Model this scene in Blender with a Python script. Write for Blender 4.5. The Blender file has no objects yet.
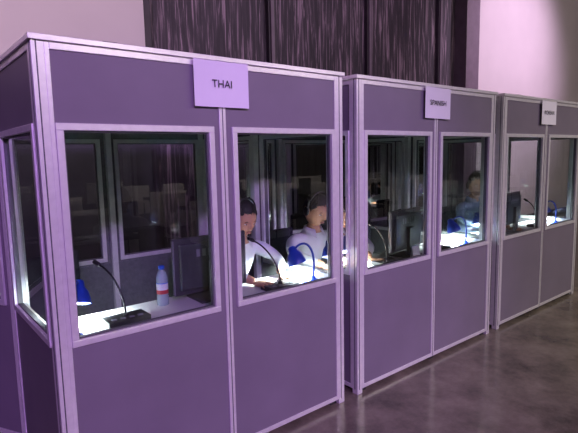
import bpy, bmesh, math, random
from mathutils import Vector, Matrix
random.seed(4)
S=bpy.context.scene
S.view_settings.view_transform='Standard'
COL=S.collection

# ---------------------------------------------------------------- materials
def mat(name,col,rough=.5,metal=0,var=0,vscale=8,bump=0,bscale=60,emit=None,es=0,trans=0,spec=.5):
    m=bpy.data.materials.new(name); m.use_nodes=True
    nt=m.node_tree; b=nt.nodes['Principled BSDF']
    b.inputs['Base Color'].default_value=(*col,1); b.inputs['Roughness'].default_value=rough
    b.inputs['Metallic'].default_value=metal; b.inputs['Specular IOR Level'].default_value=spec
    b.inputs['Transmission Weight'].default_value=trans
    if emit: b.inputs['Emission Color'].default_value=(*emit,1); b.inputs['Emission Strength'].default_value=es
    tc=nt.nodes.new('ShaderNodeTexCoord')
    if var:
        n=nt.nodes.new('ShaderNodeTexNoise'); n.inputs['Scale'].default_value=vscale; n.inputs['Detail'].default_value=5
        nt.links.new(tc.outputs['Object'],n.inputs['Vector'])
        r=nt.nodes.new('ShaderNodeValToRGB')
        r.color_ramp.elements[0].position=.3; r.color_ramp.elements[1].position=.7
        r.color_ramp.elements[0].color=(*[c*(1-var) for c in col],1); r.color_ramp.elements[1].color=(*[min(1,c*(1+var)) for c in col],1)
        nt.links.new(n.outputs['Fac'],r.inputs['Fac']); nt.links.new(r.outputs['Color'],b.inputs['Base Color'])
    if bump:
        n=nt.nodes.new('ShaderNodeTexNoise'); n.inputs['Scale'].default_value=bscale
        nt.links.new(tc.outputs['Object'],n.inputs['Vector'])
        bp=nt.nodes.new('ShaderNodeBump'); bp.inputs['Strength'].default_value=bump; bp.inputs['Distance'].default_value=.01
        nt.links.new(n.outputs['Fac'],bp.inputs['Height']); nt.links.new(bp.outputs['Normal'],b.inputs['Normal'])
    return m
M={}
M['alu']=mat('brushed_aluminium',(.86,.86,.84),.33,.45,var=.05,vscale=30)
M['alu_d']=mat('aluminium_groove',(.12,.12,.13),.5,.4)
M['panel']=mat('grey_laminate',(.195,.172,.205),.45,0,var=.07,vscale=3,spec=.4)
M['felt']=mat('acoustic_felt_inside',(.12,.125,.13),.95,0,var=.15,vscale=40,bump=.3)  # felt coloured dark to stand in for the unlit grey booth interior
M['desk']=mat('white_desk',(.80,.81,.79),.5,0,var=.04)
M['paper']=mat('paper',(.80,.80,.83),.8,0,var=.02)
M['ink']=mat('ink',(.02,.02,.03),.7)
M['black']=mat('black_plastic',(.018,.018,.02),.4,0,var=.2,vscale=20)
M['mon']=mat('monitor_plastic',(.055,.055,.062),.4,0,var=.15,vscale=20)
M['grey']=mat('grey_plastic',(.22,.22,.24),.45)
M['blue']=mat('blue_enamel',(.015,.05,.42),.3,0,var=.1)
M['bulb']=mat('lamp_bulb',(1,1,1),.4,emit=(.85,.97,1),es=45)
M['skin']=mat('skin',(.50,.26,.165),.55,0,var=.08,vscale=12)
M['lips']=mat('lips',(.36,.15,.12),.5)
M['hair']=mat('dark_hair',(.012,.009,.008),.6,0,var=.4,vscale=60,bump=.6,bscale=120)
M['eyew']=mat('eye_white',(.8,.8,.8),.3); M['iris']=mat('iris',(.03,.015,.01),.3)
M['shirt']=mat('white_shirt',(.76,.78,.80),.85,0,var=.05,vscale=9,bump=.5,bscale=12)
M['shirtb']=mat('pale_blue_shirt',(.30,.38,.58),.85,0,var=.06,vscale=9,bump=.5,bscale=12)
M['trousers']=mat('dark_trousers',(.02,.02,.03),.9,0,var=.2)
M['shoe']=mat('shoe_leather',(.012,.01,.01),.35)
M['fabric']=mat('chair_fabric',(.03,.03,.045),.9,0,var=.3,vscale=30,bump=.3)
M['dimfloor']=mat('added_dark_floor',(.045,.04,.042),.95,0,var=.4,vscale=3)  # added dark floor finish, out of view; dims the hall reflected in the glass
M['cloth']=mat('tablecloth',(.80,.78,.78),.8,0,var=.04)
M['chrome']=mat('chrome',(.6,.6,.62),.2,1)
M['label']=mat('bottle_label',(.75,.82,.9),.5,0,var=.3,vscale=40)
M['red']=mat('label_red',(.5,.03,.05),.5)
M['cap']=mat('bottle_cap',(.02,.12,.6),.4)
M['pet']=mat('bottle_plastic',(.65,.82,.9),.12,0,trans=.6)
M['wallp']=mat('plaster_wall',(.70,.60,.66),.85,0,var=.05,vscale=1.2,bump=.08)
M['wallshade']=mat('lower_wall_shade',(.05,.045,.055),.7,0,var=.25,vscale=5)  # shade painted as a dark lower wall, seen through the booth back windows
M['trim']=mat('dark_trim',(.05,.035,.055),.5,0,var=.2)
M['trimL']=mat('light_trim',(.20,.14,.2),.5,0,var=.1)
M['ceil']=mat('ceiling_paint',(.12,.11,.12),.95,0,var=.1)
M['dark']=mat('dark_hall_wall',(.07,.06,.07),.9,0,var=.2,vscale=.8)
M['warm']=mat('downlight_lens',(1,.8,.5),.5,emit=(1,.55,.25),es=22)

def glass_mat():
    m=bpy.data.materials.new('booth_glass'); m.use_nodes=True; nt=m.node_tree; nt.nodes.clear()
    o=nt.nodes.new('ShaderNodeOutputMaterial'); mx=nt.nodes.new('ShaderNodeMixShader')
    t=nt.nodes.new('ShaderNodeBsdfTransparent'); t.inputs[0].default_value=(.87,.92,.90,1)
    g=nt.nodes.new('ShaderNodeBsdfGlossy'); g.inputs['Roughness'].default_value=.0
    f=nt.nodes.new('ShaderNodeFresnel'); f.inputs['IOR'].default_value=1.75
    nt.links.new(f.outputs[0],mx.inputs[0])
    nt.links.new(t.outputs[0],mx.inputs[1]); nt.links.new(g.outputs[0],mx.inputs[2]); nt.links.new(mx.outputs[0],o.inputs[0])
    return m
M['glass']=glass_mat()

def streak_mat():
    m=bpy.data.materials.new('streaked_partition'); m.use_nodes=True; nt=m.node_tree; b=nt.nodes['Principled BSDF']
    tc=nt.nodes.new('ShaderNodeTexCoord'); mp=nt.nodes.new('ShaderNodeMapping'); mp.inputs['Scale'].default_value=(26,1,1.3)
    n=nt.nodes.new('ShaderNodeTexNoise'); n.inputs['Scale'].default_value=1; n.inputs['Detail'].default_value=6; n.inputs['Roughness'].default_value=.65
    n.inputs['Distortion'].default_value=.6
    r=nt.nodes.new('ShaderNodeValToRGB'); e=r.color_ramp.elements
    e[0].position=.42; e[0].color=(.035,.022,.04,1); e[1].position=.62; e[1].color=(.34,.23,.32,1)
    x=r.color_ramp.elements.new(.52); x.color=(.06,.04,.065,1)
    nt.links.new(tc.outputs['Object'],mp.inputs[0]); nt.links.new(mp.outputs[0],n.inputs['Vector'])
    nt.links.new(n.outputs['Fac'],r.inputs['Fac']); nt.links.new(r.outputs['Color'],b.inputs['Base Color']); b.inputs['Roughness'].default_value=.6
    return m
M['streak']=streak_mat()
def floor_mat():
    m=bpy.data.materials.new('polished_concrete'); m.use_nodes=True; nt=m.node_tree; b=nt.nodes['Principled BSDF']
    tc=nt.nodes.new('ShaderNodeTexCoord')
    n=nt.nodes.new('ShaderNodeTexNoise'); n.inputs['Scale'].default_value=2.6; n.inputs['Detail'].default_value=10; n.inputs['Roughness'].default_value=.72
    r=nt.nodes.new('ShaderNodeValToRGB'); e=r.color_ramp.elements
    e[0].position=.34; e[0].color=(.075,.065,.047,1); e[1].position=.68; e[1].color=(.26,.225,.165,1)
    nt.links.new(tc.outputs['Object'],n.inputs['Vector']); nt.links.new(n.outputs['Fac'],r.inputs['Fac']); nt.links.new(r.outputs['Color'],b.inputs['Base Color'])
    mr=nt.nodes.new('ShaderNodeMapRange'); mr.inputs['To Min'].default_value=.08; mr.inputs['To Max'].default_value=.30
    nt.links.new(n.outputs['Fac'],mr.inputs['Value']); nt.links.new(mr.outputs[0],b.inputs['Roughness'])
    b.inputs['Specular IOR Level'].default_value=.8
    return m
M['floor']=floor_mat()

# ---------------------------------------------------------------- helpers
def link(o,parent=None):
    COL.objects.link(o)
    if parent: o.parent=parent
    return o
def empty(name,loc=(0,0,0),rz=0):
    o=bpy.data.objects.new(name,None); o.location=loc; o.rotation_euler[2]=rz; o.empty_display_size=.1; return link(o)
class MB:
    def __init__(s): s.bm=bmesh.new(); s.mats=[]
    def mi(s,k):
        if k not in s.mats: s.mats.append(k)
        return s.mats.index(k)
    def box(s,x0,x1,y0,y1,z0,z1,k,T=None):
        vs=[s.bm.verts.new((x,y,z)) for x in (x0,x1) for y in (y0,y1) for z in (z0,z1)]
        if T is not None:
            for v in vs: v.co=T@v.co
        for f in ((0,1,3,2),(4,6,7,5),(0,4,5,1),(2,3,7,6),(0,2,6,4),(1,5,7,3)):
            fc=s.bm.faces.new([vs[i] for i in f]); fc.material_index=s.mi(k)
    def quad(s,pts,k,T=None):
        fc=s.bm.faces.new([s.bm.verts.new(T@Vector(p) if T is not None else p) for p in pts]); fc.material_index=s.mi(k)
    def lathe(s,prof,k,T=None,n=28,caps=True):
        rings=[]
        for r,z in prof:
            rings.append([s.bm.verts.new((T or Matrix())@Vector((r*math.cos(2*math.pi*i/n),r*math.sin(2*math.pi*i/n),z))) for i in range(n)])
        ks=k if isinstance(k,list) else [k]*(len(prof)-1)
        for j in range(len(rings)-1):
            for i in range(n):
                f=s.bm.faces.new((rings[j][i],rings[j][(i+1)%n],rings[j+1][(i+1)%n],rings[j+1][i])); f.material_index=s.mi(ks[j]); f.smooth=True
        if caps:
            f=s.bm.faces.new(rings[0][::-1]); f.material_index=s.mi(ks[0])
            f=s.bm.faces.new(rings[-1]); f.material_index=s.mi(ks[-1])
    def tube(s,pts,r,k,n=10):
        pts=[Vector(p) for p in pts]; rings=[]
        rr=r if isinstance(r,list) else [r]*len(pts)
        ref=Vector((.13,.97,.2))
        for i,p in enumerate(pts):
            t=(pts[min(i+1,len(pts)-1)]-pts[max(i-1,0)]).normalized()
            a=t.cross(ref).normalized(); b=t.cross(a)
            rings.append([s.bm.verts.new(p+rr[i]*(a*math.cos(2*math.pi*j/n)+b*math.sin(2*math.pi*j/n))) for j in range(n)])
        for j in range(len(rings)-1):
            for i in range(n):
                f=s.bm.faces.new((rings[j][i],rings[j][(i+1)%n],rings[j+1][(i+1)%n],rings[j+1][i])); f.material_index=s.mi(k); f.smooth=True
        for rg in (rings[0],rings[-1]):
            f=s.bm.faces.new(rg); f.material_index=s.mi(k)
    def ell(s,c,r,k,n=16,T=None):
        q=bmesh.ops.create_uvsphere(s.bm,u_segments=n,v_segments=max(6,n//2),radius=1)
        for v in q['verts']:
            v.co=Vector((v.co.x*r[0],v.co.y*r[1],v.co.z*r[2]))
            if T is not None: v.co=T@v.co
            v.co+=Vector(c)
        fs=set(f for v in q['verts'] for f in v.link_faces)
        for f in fs: f.material_index=s.mi(k); f.smooth=True
    def done(s,name,parent=None,loc=None,bevel=0,rz=0):
        bmesh.ops.recalc_face_normals(s.bm,faces=s.bm.faces)
        me=bpy.data.meshes.new(name); s.bm.to_mesh(me); s.bm.free()
        for k in s.mats: me.materials.append(M[k])
        o=bpy.data.objects.new(name,me); link(o,parent)
        if loc: o.location=loc
        o.rotation_euler[2]=rz
        if bevel:
            b=o.modifiers.new('bevel','BEVEL'); b.width=bevel; b.segments=2; b.limit_method='ANGLE'
        return o
def bez(p0,p1,p2,p3,n=14):
    p0,p1,p2,p3=map(Vector,(p0,p1,p2,p3)); out=[]
    for i in range(n+1):
        t=i/n; out.append(p0*(1-t)**3+p1*3*t*(1-t)**2+p2*3*t*t*(1-t)+p3*t**3)
    return out

# ---------------------------------------------------------------- room
CH=5.6; YB=3.0; YF=-17; XL=-9; XR=17
b=MB(); b.box(XL,XR,-3.0,YB+.3,-.1,0,'floor'); b.box(XL,XR,YF,-3.0,-.1,0.0,'dimfloor'); b.done('floor')  # hall part is an added dark surface that soaks up spot spill
b=MB(); b.box(XL,XR,YF,YB+.3,CH,CH+.1,'ceil'); b.done('ceiling')
b=MB()
b.box(XL,1.76,YB-.04,YB+.2,2.4,CH,'wallp'); b.box(XL,1.76,YB-.05,YB+.2,0,2.4,'wallshade')  # lower part coloured dark as shade, also cuts bounce
b.box(1.76,7.6,YB+.06,YB+.2,0,CH,'streak')
b.box(8.02,XR,YB-.02,YB+.2,0,CH,'wallp')
b.done('wall_back')
b=MB(); b.box(7.6,8.02,YB-.18,YB+.2,0,CH,'trimL'); b.done('trim_1',bevel=.01)
b=MB()
for x in (3.46,5.28,7.08):
    b.box(x-.055,x-.03,YB-.0,YB+.06,0,CH,'trim'); b.box(x-.03,x+.02,YB-.02,YB+.06,0,CH,'trimL'); b.box(x+.02,x+.055,YB,YB+.06,0,CH,'trim')
b.box(1.76,1.84,YB-.02,YB+.06,0,CH,'trim')
b.done('trim_2')
b=MB(); b.box(XL-.2,XL,YF,YB+.3,0,CH,'dark'); b.done('wall_left')
b=MB(); b.box(XR,XR+.2,YF,YB+.3,0,CH,'dark'); b.done('wall_right')
b=MB(); b.box(XL,XR,YF-.2,YF,0,CH,'dark'); b.done('wall_front')
b=MB(); b.box(XL,1.76,YB-.065,YB-.05,0,.12,'trim'); b.box(8.02,XR,YB-.035,YB-.02,0,.12,'trim'); b.done('baseboard_back')

# ---------------------------------------------------------------- booth
H=1.99; ZT=1.668; ZB=.772; DZ=.755
def panel(fr,pn,gl,T,w,l=0,r=0):
    """one booth panel, local x along, y inward, z up"""
    x0,x1=l,w-r; e=.018
    fr.box(x0,x0+e,0,.04,.03,H-.02,'alu',T); fr.box(x1-e,x1,0,.04,.03,H-.02,'alu',T)
    fr.box(x0+e,x1-e,0,.04,.03,.055,'alu',T); fr.box(x0+e,x1-e,0,.04,H-.05,H-.02,'alu',T)
    a,c=x0+e,x1-e
    wl,wr=.05+.3*l,w-.05-.3*r
    wl=max(wl,a); wr=min(wr,c)
    for (p,q,z0,z1) in ((a,c,.055,ZB),(a,c,ZT,H-.05),(a,wl,ZB,ZT),(wr,c,ZB,ZT)):
        if q-p<1e-4: continue
        pn.box(p,q,.006,.02,z0,z1,'panel',T); pn.box(p,q,.0205,.034,z0,z1,'felt',T)
    f=.028
    for (p,q,z0,z1) in ((wl,wr,ZT-f,ZT),(wl,wr,ZB,ZB+f),(wl,wl+f,ZB+f,ZT-f),(wr-f,wr,ZB+f,ZT-f)):
        fr.box(p,q,-.006,.046,z0,z1,'alu',T)
    s=.007
    for (p,q,z0,z1) in ((wl+f,wr-f,ZT-f-s,ZT-f),(wl+f,wr-f,ZB+f,ZB+f+s),(wl+f,wl+f+s,ZB+f,ZT-f),(wr-f-s,wr-f,ZB+f,ZT-f)):
        fr.box(p,q,.008,.032,z0,z1,'alu_d',T)
    gl.quad([(wl+f,.02,ZB+f),(wr-f,.02,ZB+f),(wr-f,.02,ZT-f),(wl+f,.02,ZT-f)],'glass',T)
def TR(o,ang): return Matrix.Translation(o)@Matrix.Rotation(ang,4,'Z')
W=1.622; HW=W/2
def booth(x0,light_catching_door=False):
    E=empty('interpreter_booth',(x0,0,0))
    fr,pn,gl=MB(),MB(),MB()
    P=.045
    panel(fr,pn,gl,TR((0,0,0),0),HW,l=P); panel(fr,pn,gl,TR((HW,0,0),0),HW,r=P)
    fr.box(HW-.003,HW+.003,-.001,.03,.03,H-.02,'alu_d')
    panel(fr,pn,gl,TR((W,W,0),math.pi),HW,l=P); panel(fr,pn,gl,TR((HW,W,0),math.pi),HW,r=P)
    panel(fr,pn,gl,TR((W,0,0),math.pi/2),HW,l=P); panel(fr,pn,gl,TR((W,HW,0),math.pi/2),HW,r=P)
    panel(fr,pn,gl,TR((0,HW,0),-math.pi/2),HW,r=P)
    if not light_catching_door: panel(fr,pn,gl,TR((0,W,0),-math.pi/2),HW,l=P)
    for (px,py) in ((0,0),(W-P,0),(0,W-P),(W-P,W-P)):
        fr.box(px,px+P,py,py+P,.0,H-.02,'alu')
        fr.box(px+.015,px+.020,py-.002,py+.002,.03,H-.02,'alu_d')
        fr.box(px-.002 if px==0 else px+P-.002,px+.002 if px==0 else px+P+.002,py+.02,py+.026,.03,H-.02,'alu_d')
    for (a,c,d,e) in ((-.01,W+.01,-.012,.05),(-.01,W+.01,W-.05,W+.012),(-.01,.05,.05,W-.05),(W-.05,W+.01,.05,W-.05)):
        fr.box(a,c,d,e,H-.022,H,'alu')
    fr.box(W-.075,W-.04,HW-.02,HW+.02,.03,H-.05,'alu'); fr.box(.04,.075,HW-.02,HW+.02,.03,H-.05,'alu')
    fr.box(HW-.02,HW+.02,W-.075,W-.04,.03,H-.05,'alu')
    for cx in (.3,W-.3): fr.box(cx-.03,cx+.03,.015,.045,H,H+.008,'alu_d')
    for (px,py) in ((.05,.05),(.8,.05),(W-.1,.05),(.05,W-.1),(W-.1,W-.1)):
        fr.box(px,px+.05,py-.03,py+.02,0,.03,'black')
    fr.done('aluminium_frame',E,bevel=.002)
    pn.done('wall_panels',E)
    gl.done('glass_panes',E)
    r=MB(); r.box(.05,W-.05,.05,W-.05,H-.05,H-.012,'felt'); r.done('roof_panel',E)
    d=MB(); d.box(.05,W-.05,.05,.46,DZ-.028,DZ,'desk'); d.box(.05,.08,.06,.44,0.03,DZ-.028,'grey'); d.box(W-.08,W-.05,.06,.44,0.03,DZ-.028,'grey')
    d.box(.795,.825,.06,.42,.03,DZ-.028,'grey'); d.done('desk',E,bevel=.003)
    fl=MB(); fl.box(.05,W-.05,.05,W-.05,.005,.03,'fabric'); fl.done('booth_floor_mat',E)
    if light_catching_door:
        fr,pn,gl=MB(),MB(),MB()
        panel(fr,pn,gl,TR((0,0,0),0),HW)
        D=bpy.data.objects.new('light_catching_door',None); link(D,E); D.location=(-.002,HW+.01,0)
        D.rotation_euler[2]=math.radians(90+28)  # added swing, angled so the door face catches the purple spot
        for mb,nm in ((fr,'door_frame'),(pn,'door_panel'),(gl,'door_glass')):
            o=mb.done(nm,D); o.scale[1]=-1
        h=MB(); h.box(.72,.735,.0,.05,1.0,1.15,'chrome'); o=h.done('door_handle',D,bevel=.003)
    return E
X=[0,1.742,3.488]
booth(X[0],True); booth(X[1]); booth(X[2])

# signs
def sign(x,word,tilt=0):
    b=MB(); n=8
    for i in range(n):
        a=-.1485+.297*i/n; c=-.1485+.297*(i+1)/n
        ya=-.003-.004*(a/.1485)**2; yc=-.003-.004*(c/.1485)**2
        b.quad([(a,ya,-.105),(c,yc,-.105),(c,yc,.105),(a,ya,.105)],'paper')
    o=b.done('paper_sign',loc=(x,-.010,1.862)); o.rotation_euler[1]=tilt
    cu=bpy.data.curves.new('lettering','FONT'); cu.body=word; cu.size=.05; cu.align_x='CENTER'; cu.align_y='CENTER'; cu.extrude=.0004
    t=bpy.data.objects.new('lettering',cu); cu.materials.append(M['ink']); link(t,o); t.location=(0,-.0095,0); t.rotation_euler[0]=math.pi/2
sign(.805,'THAI'); sign(X[1]+.805,'SPANISH',.01); sign(X[2]+.81,'KOREAN')

# ---------------------------------------------------------------- props
def lamp(x,y,dx,dy,power=7,col=(.86,.97,1),tilt=.45):
    E=empty('desk_lamp',(x,y,DZ))
    b=MB(); b.lathe([(.055,0),(.057,.006),(.052,.016),(.02,.022),(.012,.035)],'blue'); b.done('base',E)
    hx,hy,hz=dx,dy,.155
    b=MB(); b.tube(bez((0,0,.03),(-dx*.25,-dy*.25,.2),(dx*.3,dy*.3,.29),(hx,hy,hz+.045)),.007,'blue'); b.done('gooseneck',E)
    T=Matrix.Translation((hx,hy,hz))@Matrix.Rotation(.35,4,Vector((-dy,dx,0)).normalized())@Matrix.Translation((0,0,-.03))
    b=MB(); b.lathe([(.058,-.02),(.056,.0),(.045,.035),(.028,.058),(.024,.085),(.012,.092)],'blue',T,caps=False)
    b.lathe([(.053,-.018),(.05,.0),(.04,.03),(.01,.05)],'paper',T,caps=False); b.done('shade',E)
    b=MB(); b.ell((0,0,0),(.02,.02,.026),'bulb',T=None); o=b.done('bulb',E); o.location=(hx,hy,hz-.01)
    L=bpy.data.lights.new('lamp_light','SPOT'); L.energy=power; L.color=col; L.spot_size=2.9; L.spot_blend=.5; L.shadow_soft_size=.03
    o=bpy.data.objects.new('lamp_light',L); link(o,E); o.location=(hx,hy,hz-.045); o.rotation_euler=(tilt,0,0)
def monitor(x,y,rz,w=.45,h=.30,zc=.94,front=False):
    E=empty('computer_monitor',(x,y,DZ),rz); c=zc-DZ
    b=MB(); b.box(-w/2,w/2,-.0,.028,c-h/2,c+h/2,'mon'); b.box(-w/2+.03,w/2-.03,-.02,0,c-h/2+.03,c+h/2-.03,'mon'); b.done('housing',E,bevel=.006)
    b=MB(); b.box(-w/2+.018,w/2-.018,.0285,.030,c-h/2+.02,c+h/2-.018,'ink'); b.done('screen',E)
    b=MB(); b.box(-.035,.035,-.045,-.018,0.015,c+.02,'mon'); b.box(-.12,.12,-.1,.09,0,.014,'mon'); b.done('stand',E,bevel=.004)
    b=MB()
    for i in range(6): b.box(-.1+i*.035,-.08+i*.035,-.0215,-.0195,c+.05,c+.09,'grey')
    b.box(-w/2-.001,-w/2+.004,-.001,.02,c-h/2+.01,c+h/2-.01,'grey')
    b.done('vent_slots',E)
def mic(x,y,tx,ty,tz,rz=0):
    E=empty('gooseneck_microphone',(x,y,DZ))
    b=MB(); b.box(-.1,.1,-.06,.06,0,.028,'black'); 
    for i in range(4): b.box(-.08+i*.042,-.055+i*.042,-.04,-.02,.028,.033,'grey')
    b.lathe([(.014,.028),(.012,.045)],'black'); o=b.done('console',E,bevel=.003)
    b=MB(); p=bez((0,0,.03),(0,0,.14),(tx*.5,ty*.5,tz*.9),(tx,ty,tz)); b.tube(p,.0048,'black')
    d=(p[-1]-p[-2]).normalized(); b.tube([p[-1],p[-1]+d*.01,p[-1]+d*.045,p[-1]+d*.05],[.006,.011,.011,.006],'black'); b.done('gooseneck',E)
def bottle(x,y):
    b=MB()
    b.lathe([(.026,0),(.031,.004),(.031,.05),(.029,.055),(.0305,.06),(.0305,.064),(.0305,.085),(.0305,.118),(.029,.122),(.031,.13),(.030,.15),(.022,.175),(.013,.188),(.013,.193),(.0155,.193),(.0155,.208),(.013,.211)],
      ['pet']*5+['red','label','cap']+['pet']*5+['cap']*3)
    b.done('water_bottle',loc=(x,y,DZ))
def chair(x,y,rz=0):
    E=empty('office_chair',(x,y,.03),rz)
    b=MB(); b.box(-.22,.22,-.21,.21,.36,.42,'fabric'); b.done('seat',E,bevel=.025)
    b=MB(); b.box(-.2,.2,.225,.265,.52,.90,'fabric'); b.done('backrest',E,bevel=.02)
    b=MB(); b.tube([(0,.1,.35),(0,.24,.36),(0,.285,.5),(0,.28,.7)],.016,'black'); b.lathe([(.025,.06),(.025,.36)],'chrome')
    for i in range(5):
        a=i*2*math.pi/5+.3; b.tube([(0,0,.08),(.24*math.cos(a),.24*math.sin(a),.06)],[.024,.015],'black')
        b.ell((.25*math.cos(a),.25*math.sin(a),.027),(.02,.02,.027),'black',8)
    b.done('base',E)

lamp(1.51,.15,-.06,.10,110); lamp(.10,.16,.09,.16,75)
lamp(X[1]+1.49,.16,-.04,.1,95); lamp(X[1]+.16,.17,.06,.12,85)
lamp(X[2]+1.48,.16,-.04,.1,95); lamp(X[2]+.16,.2,.06,.12,100,tilt=.7)
monitor(.90,.31,math.radians(-2),.45,.31,.945)
monitor(X[1]+.78,.22,math.radians(9),.45,.30,.96)
monitor(X[2]+.66,.22,math.radians(8),.42,.30,.98)
mic(.37,.22,-.06,.13,.26); mic(1.27,.17,-.07,.15,.27)
mic(X[1]+.47,.15,-.06,.08,.27); mic(X[1]+1.15,.2,.02,.12,.24); mic(X[2]+.38,.15,-.03,.08,.26); mic(X[2]+1.15,.2,0,.1,.25)
bottle(.62,.35); bottle(X[1]+1.30,.36)
b=MB(); b.quad([(-.04,0,0),(.04,0,0),(.04,.02,.11),(-.04,.02,.11)],'paper'); b.quad([(-.04,.04,0),(.04,.04,0),(.04,.02,.11),(-.04,.02,.11)],'paper')
b.done('tent_card',loc=(X[1]+.69,.055,DZ))
# ---------------------------------------------------------------- people
def skin_mesh(nodes,edges,labels,root=0,sub=2):
    me=bpy.data.meshes.new('tmp'); me.from_pydata([n[0] for n in nodes],edges,[])
    o=bpy.data.objects.new('tmp',me); COL.objects.link(o)
    sk=o.modifiers.new('skin','SKIN'); sk.use_smooth_shade=True
    for i,n in enumerate(nodes):
        r=n[1]; me.skin_vertices[0].data[i].radius=(r,r) if not isinstance(r,tuple) else r
        me.skin_vertices[0].data[i].use_root=(i==root)
    s=o.modifiers.new('sub','SUBSURF'); s.levels=sub; s.render_levels=sub
    dg=bpy.context.evaluated_depsgraph_get(); ev=o.evaluated_get(dg); m2=bpy.data.meshes.new_from_object(ev)
    bpy.data.objects.remove(o)
    segs=[(Vector(nodes[a][0]),Vector(nodes[b_][0]),labels[i]) for i,(a,b_) in enumerate(edges)]
    return m2,segs
def add_skin(mb,nodes,edges,labels,root=0,sub=2):
    m2,segs=skin_mesh(nodes,edges,labels,root,sub)
    vs=[mb.bm.verts.new(v.co) for v in m2.vertices]
    for p in m2.polygons:
        c=p.center; best=None
        for a,b_,l in segs:
            d=b_-a; t=max(0,min(1,(c-a).dot(d)/d.length_squared)); q=(c-(a+d*t)).length
            if best is None or q<best[0]: best=(q,l)
        try: f=mb.bm.faces.new([vs[i] for i in p.vertices])
        except ValueError: continue
        f.material_index=mb.mi(best[1]); f.smooth=True
def g(x,s): return math.exp(-(x/s)**2)
def person(x,y,shirt='shirt',yaw=0,head=(0,0,0),lean=0,z0=.03):
    mb=MB()
    L=lean; D=lean*.5
    N=[((0,0,.50),.135),((0,-.02,.64),.125),((0,-.06-L*.5,.80-D*.4),.13),((0,-.08-L,.92-D),.115),((0,-.085-L,.995-D),.056),((0,-.092-L,1.02-D),.052),((0,-.10-L,1.07-D),.05)]
    Eg=[(0,1),(1,2),(2,3),(3,4),(4,5),(5,6)]; Lb=[shirt,shirt,shirt,shirt,'skin','skin']
    for s in (-1,1):
        i=len(N)
        N+= [((s*.10,-.08-L,.965-D),.058),((s*.175,-.085-L,.94-D),.056),((s*.235,-.15-L,.835),.044),((s*.215,-.27-L*.8,.80),.037),((s*.14,-.385-L*.4,.767),.031),((s*.13,-.40-L*.4,.762),.026),((s*.115,-.435-L*.4,.75),.024)]
        Eg+=[(3,i),(i,i+1),(i+1,i+2),(i+2,i+3),(i+3,i+4),(i+4,i+5),(i+5,i+6)]; Lb+=[shirt]*5+['skin','skin']
        i=len(N)
        N+=[((s*.1,-.03,.49),.095),((s*.13,-.25,.50),.078),((s*.14,-.44,.49),.062),((s*.13,-.42,.27),.052),((s*.12,-.40,.08),.038),((s*.13,-.46,.05),.04),((s*.14,-.57,.035),.03)]
        Eg+=[(0,i),(i,i+1),(i+1,i+2),(i+2,i+3),(i+3,i+4),(i+4,i+5),(i+5,i+6)]; Lb+=['trousers']*5+['shoe','shoe']
    add_skin(mb,N,Eg,Lb,0,2)
    for s in (-1,1):
        wx,wy,wz=s*.115,-.43-L*.4,.748
        mb.ell((wx-s*.006,wy-.04,wz-.004),(.040,.05,.015),'skin',14)
        for k,(ox,ln) in enumerate(((-.03,.058),(-.011,.07),(.010,.075),(.029,.068))):
            fx=wx-s*(.006+ox*1.0); y0=wy-.07
            add_skin(mb,[((fx,y0,wz),.0095),((fx-s*ox*.15,y0-ln*.45,wz+.006),.009),((fx-s*ox*.2,y0-ln*.8,wz-.002),.008),((fx-s*ox*.22,y0-ln,wz-.010),.007)],[(0,1),(1,2),(2,3)],['skin']*3,0,1)
        tx=wx-s*.034
        add_skin(mb,[((tx+s*.01,wy-.02,wz-.002),.012),((tx-s*.014,wy-.045,wz-.002),.0105),((tx-s*.022,wy-.075,wz-.006),.009)],[(0,1),(1,2)],['skin']*2,0,1)
    n=28; c0=Vector((0,-.088-L,1.012-D)); rows=[]
    for i in range(n+1):
        a=math.radians(-90+22+(360-44)*i/n); fr_=max(0,-math.sin(a))
        di=Vector((math.cos(a),math.sin(a),0))
        rows.append([c0+di*.060+Vector((0,0,.020-.022*fr_)),c0+di*.064+Vector((0,0,.030-.022*fr_)),c0+di*(.078+.012*fr_**3)+Vector((0,-.012*fr_**3,-.012-.050*fr_**3))])
    vr=[[mb.bm.verts.new(p) for p in r] for r in rows]
    for i in range(n):
        for j in range(2):
            f=mb.bm.faces.new((vr[i][j],vr[i+1][j],vr[i+1][j+1],vr[i][j+1])); f.material_index=mb.mi(shirt); f.smooth=True
    hc=Vector((0,-.13-L,1.155-D)); R=(Matrix.Rotation(head[2],3,'Z')@Matrix.Rotation(head[0],3,'X')@Matrix.Rotation(head[1],3,'Y'))
    q=bmesh.ops.create_uvsphere(mb.bm,u_segments=56,v_segments=44,radius=1)
    def shape(p,k=1.0,face=True):
        X_,Y_,Z_=p
        w=.078*(1-.28*max(0,-Z_)**1.3); d=.097*(1-.10*max(0,-Z_)); h=.118
        v=Vector((X_*w*k,Y_*d*k,Z_*h*k))
        if Y_<0 and face:
            v.y-=.021*g(X_,.13)*g(Z_+.14,.14)+.008*g(X_,.11)*g(Z_-.06,.2)
            v.y+=.009*(g(X_-.38,.17)+g(X_+.38,.17))*g(Z_-.06,.12)
            v.y-=.006*g(X_,.26)*g(Z_+.44,.07)+.008*g(X_,.3)*g(Z_+.78,.16)
            v.y-=.004*g(abs(X_)-.35,.25)*g(Z_-.22,.07)
        return v
    for v in q['verts']:
        o=v.co.copy(); v.co=hc+R@shape(o)
    for f in set(f for v in q['verts'] for f in v.link_faces):
        f.smooth=True; f.material_index=mb.mi('skin')
    RT=R.to_4x4()
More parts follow.
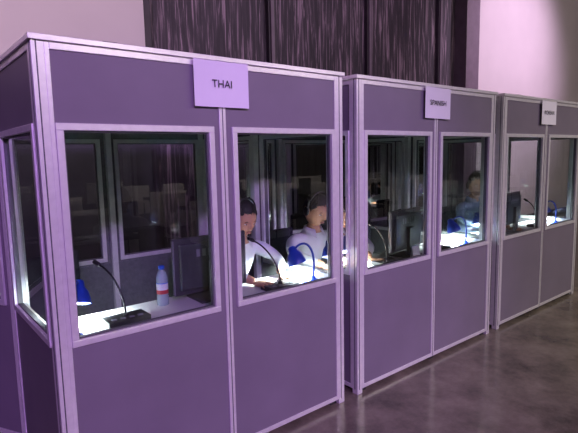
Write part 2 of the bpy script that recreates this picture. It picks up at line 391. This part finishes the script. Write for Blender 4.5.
    for s in (-1,1):
        mb.ell(hc+R@Vector((s*.029,-.0775,.007)),(.0125,.0105,.0065),'eyew',12,RT)
        mb.ell(hc+R@Vector((s*.029,-.0865,.006)),(.0050,.003,.0050),'iris',8,RT)
        mb.ell(hc+R@Vector((s*.029,-.081,.0145)),(.015,.010,.0035),'skin',10,RT)
        mb.ell(hc+R@Vector((s*.030,-.089,.027)),(.016,.004,.0025),'hair',8,RT)
        mb.ell(hc+R@Vector((s*.079,.004,-.004)),(.008,.018,.03),'skin',12,RT)
        mb.ell(hc+R@Vector((s*.090,.004,-.002)),(.012,.030,.034),'black',14,RT)   # headphone cup
    band=[hc+R@Vector((.092*math.cos(t),.004,.02+.125*math.sin(t))) for t in [math.pi*i/16 for i in range(17)]]
    mb.tube(band,.006,'black',8)
    mb.ell(hc+R@Vector((0,-.091,-.050)),(.021,.006,.003),'lips',12,RT); mb.ell(hc+R@Vector((0,-.090,-.0565)),(.018,.006,.0035),'lips',12,RT)
    q=bmesh.ops.create_uvsphere(mb.bm,u_segments=72,v_segments=56,radius=1)
    dead=[]
    for v in q['verts']:
        o=v.co.copy(); a=math.atan2(o.x,-o.y)
        fr_=max(0,math.cos(a))
        line=-.42+.95*min(1,fr_*1.25)**.8+.05*math.sin(a*19)
        if abs(abs(a)-1.6)<.28: line=max(line,.12)
        k=1.10+.016*math.sin(a*23+o.z*9)*(1-max(0,o.z)**4)+.02*math.sin(o.x*9+1)*g(o.z-.8,.4)
        if o.z<line+.10: k-=.05*min(1,(line+.10-o.z)/.10)
        v.co=hc+R@(shape(o,k,False)+Vector((0,.004,.003)))
        if o.z<line: dead.append(v)
    fs=set(f for v in q['verts'] for f in v.link_faces)
    for f in fs: f.smooth=True; f.material_index=mb.mi('hair')
    bmesh.ops.delete(mb.bm,geom=dead,context='VERTS')
    return mb.done('seated_interpreter',loc=(x,y,z0),rz=yaw)
person(1.26,.80,'shirt',yaw=.1,head=(.4,0,-.1),lean=.11)
person(X[1]+.36,.80,'shirt',yaw=-.05,head=(.55,0,.2),lean=.18)
person(X[2]+.70,.73,'shirtb',yaw=-.2,head=(.1,0,-.5),lean=.0)
chair(1.26,.86); chair(X[1]+.36,.86); chair(X[2]+.70,.81,-.2)
chair(.42,1.12,.4); chair(X[1]+1.2,1.0,-.3)

# ---------------------------------------------------------------- hall behind the camera (seen reflected in the glass)
def table(x,y,rz=0,L=1.8):
    E=empty('banquet_table',(x,y,0),rz)
    b=MB(); n=60; per=[]
    w,d=L/2,.38
    for i in range(n):
        t=i/n*4; k=int(t); f=t-k
        c=[(-w,-d),(w,-d),(w,d),(-w,d)]; a=c[k]; e=c[(k+1)%4]; per.append((a[0]+(e[0]-a[0])*f,a[1]+(e[1]-a[1])*f))
    top=[b.bm.verts.new((px,py,.75)) for px,py in per]
    bot=[b.bm.verts.new((px*(1+.02*math.sin(i*2.1)+.02),py*(1+.06*math.sin(i*2.1)+.04),.02)) for i,(px,py) in enumerate(per)]
    m=b.mi('cloth')
    b.bm.faces.new(top).material_index=m
    for i in range(n):
        f=b.bm.faces.new((top[i],top[(i+1)%n],bot[(i+1)%n],bot[i])); f.material_index=m; f.smooth=True
    b.done('tablecloth',E)
    b=MB(); 
    for sx in (-1,1): b.box(sx*w*.8-.02,sx*w*.8+.02,-.25,.25,0,.74,'grey')
    b.done('legs',E)
    b=MB()
    for i in range(3): b.box(-.6+i*.5,-.39+i*.5,-.2,.08,.752,.756,'paper')
    b.done('table_papers',E)
def bchair(x,y,rz):
    E=empty('banquet_chair',(x,y,0),rz)
    b=MB(); b.box(-.21,.21,-.21,.21,.42,.48,'fabric'); b.done('seat',E,bevel=.02)
    b=MB(); b.box(-.2,.2,.2,.24,.52,.95,'fabric'); b.done('backrest',E,bevel=.02)
    b=MB()
    for sx in (-.19,.19):
        b.tube([(sx,-.19,0),(sx,-.19,.44)],.012,'chrome'); b.tube([(sx,.22,0),(sx,.215,.5),(sx,.22,.9)],.012,'chrome')
    b.done('legs',E)
for i,xx in enumerate((1.5,4.6,7.7,10.8,13.9)):
    for j,yy in enumerate((-5.4,-8.2,-11.2)):
        table(xx+.5*j,yy)
        for c in (-.5,.5): bchair(xx+.5*j+c,yy+.75,0)
b=MB()
for xx in (-2,1,4,7,10,13):
    for yy in (-6,-9,-12,-15):
        b.lathe([(.09,CH-.03),(.09,CH-.001)],'warm',Matrix.Translation((xx,yy,0)),n=16)
b.done('ceiling_downlights')

# ---------------------------------------------------------------- lights
def spot(name,loc,to,en,col,size,blend=.6,soft=.15):
    L=bpy.data.lights.new(name,'SPOT'); L.energy=en; L.color=col; L.spot_size=math.radians(size); L.spot_blend=blend; L.shadow_soft_size=soft
    o=bpy.data.objects.new(name,L); COL.objects.link(o); o.location=loc
    o.rotation_euler=(Vector(to)-Vector(loc)).to_track_quat('-Z','Y').to_euler(); return o
spot('stage_spot_purple',(-2.2,-7.5,4.6),(.7,0,.6),2350,(.61,.30,1),36,.8,.3)
spot('stage_spot_violet',(1.5,-8,5.0),(3.0,0,1.1),680,(.72,.50,1),42,.9,.3)
spot('hall_spot_warm',(6.5,-4,5.3),(4.6,-.7,0),400,(1,.88,.76),50,.9,.3)
spot('wall_wash_left',(-1.5,-.9,5.3),(-.4,3,3.9),750,(1,.74,1),75,.7,.3)
spot('wall_wash_mid',(4.5,.2,5.4),(4.5,3,4.0),150,(.9,.6,1),100,.7,.3)
spot('wall_wash_right',(9.8,-1.2,5.0),(9.5,3,3.3),900,(.98,.73,1),70,.9,.3)
for xx,yy in ((3,-9),(9,-9),(6,-13),(9,-5)):
    L=bpy.data.lights.new('hall_light','POINT'); L.energy=230; L.color=(1,.9,.82); L.shadow_soft_size=.2
    o=bpy.data.objects.new('hall_light',L); COL.objects.link(o); o.location=(xx,yy,4.8)
w=bpy.data.worlds.new('World'); S.world=w; w.use_nodes=True
w.node_tree.nodes['Background'].inputs[0].default_value=(.35,.28,.45,1); w.node_tree.nodes['Background'].inputs[1].default_value=.05

# ---------------------------------------------------------------- camera
yaw,pit,rol=.6867,.124,-.0206
F=Vector((math.sin(yaw)*math.cos(pit),math.cos(yaw)*math.cos(pit),-math.sin(pit)))
R=Vector((math.cos(yaw),-math.sin(yaw),0)); U=R.cross(F)
R2=R*math.cos(rol)+U*math.sin(rol); U2=-R*math.sin(rol)+U*math.cos(rol)
cd=bpy.data.cameras.new('camera'); c=bpy.data.objects.new('camera',cd); COL.objects.link(c)
m=Matrix((R2,U2,-F)).transposed().to_4x4(); m.translation=Vector((-.461,-2.034,1.527)); c.matrix_world=m
cd.sensor_width=36; cd.lens=491.87/578*36; cd.clip_start=.05
S.camera=c
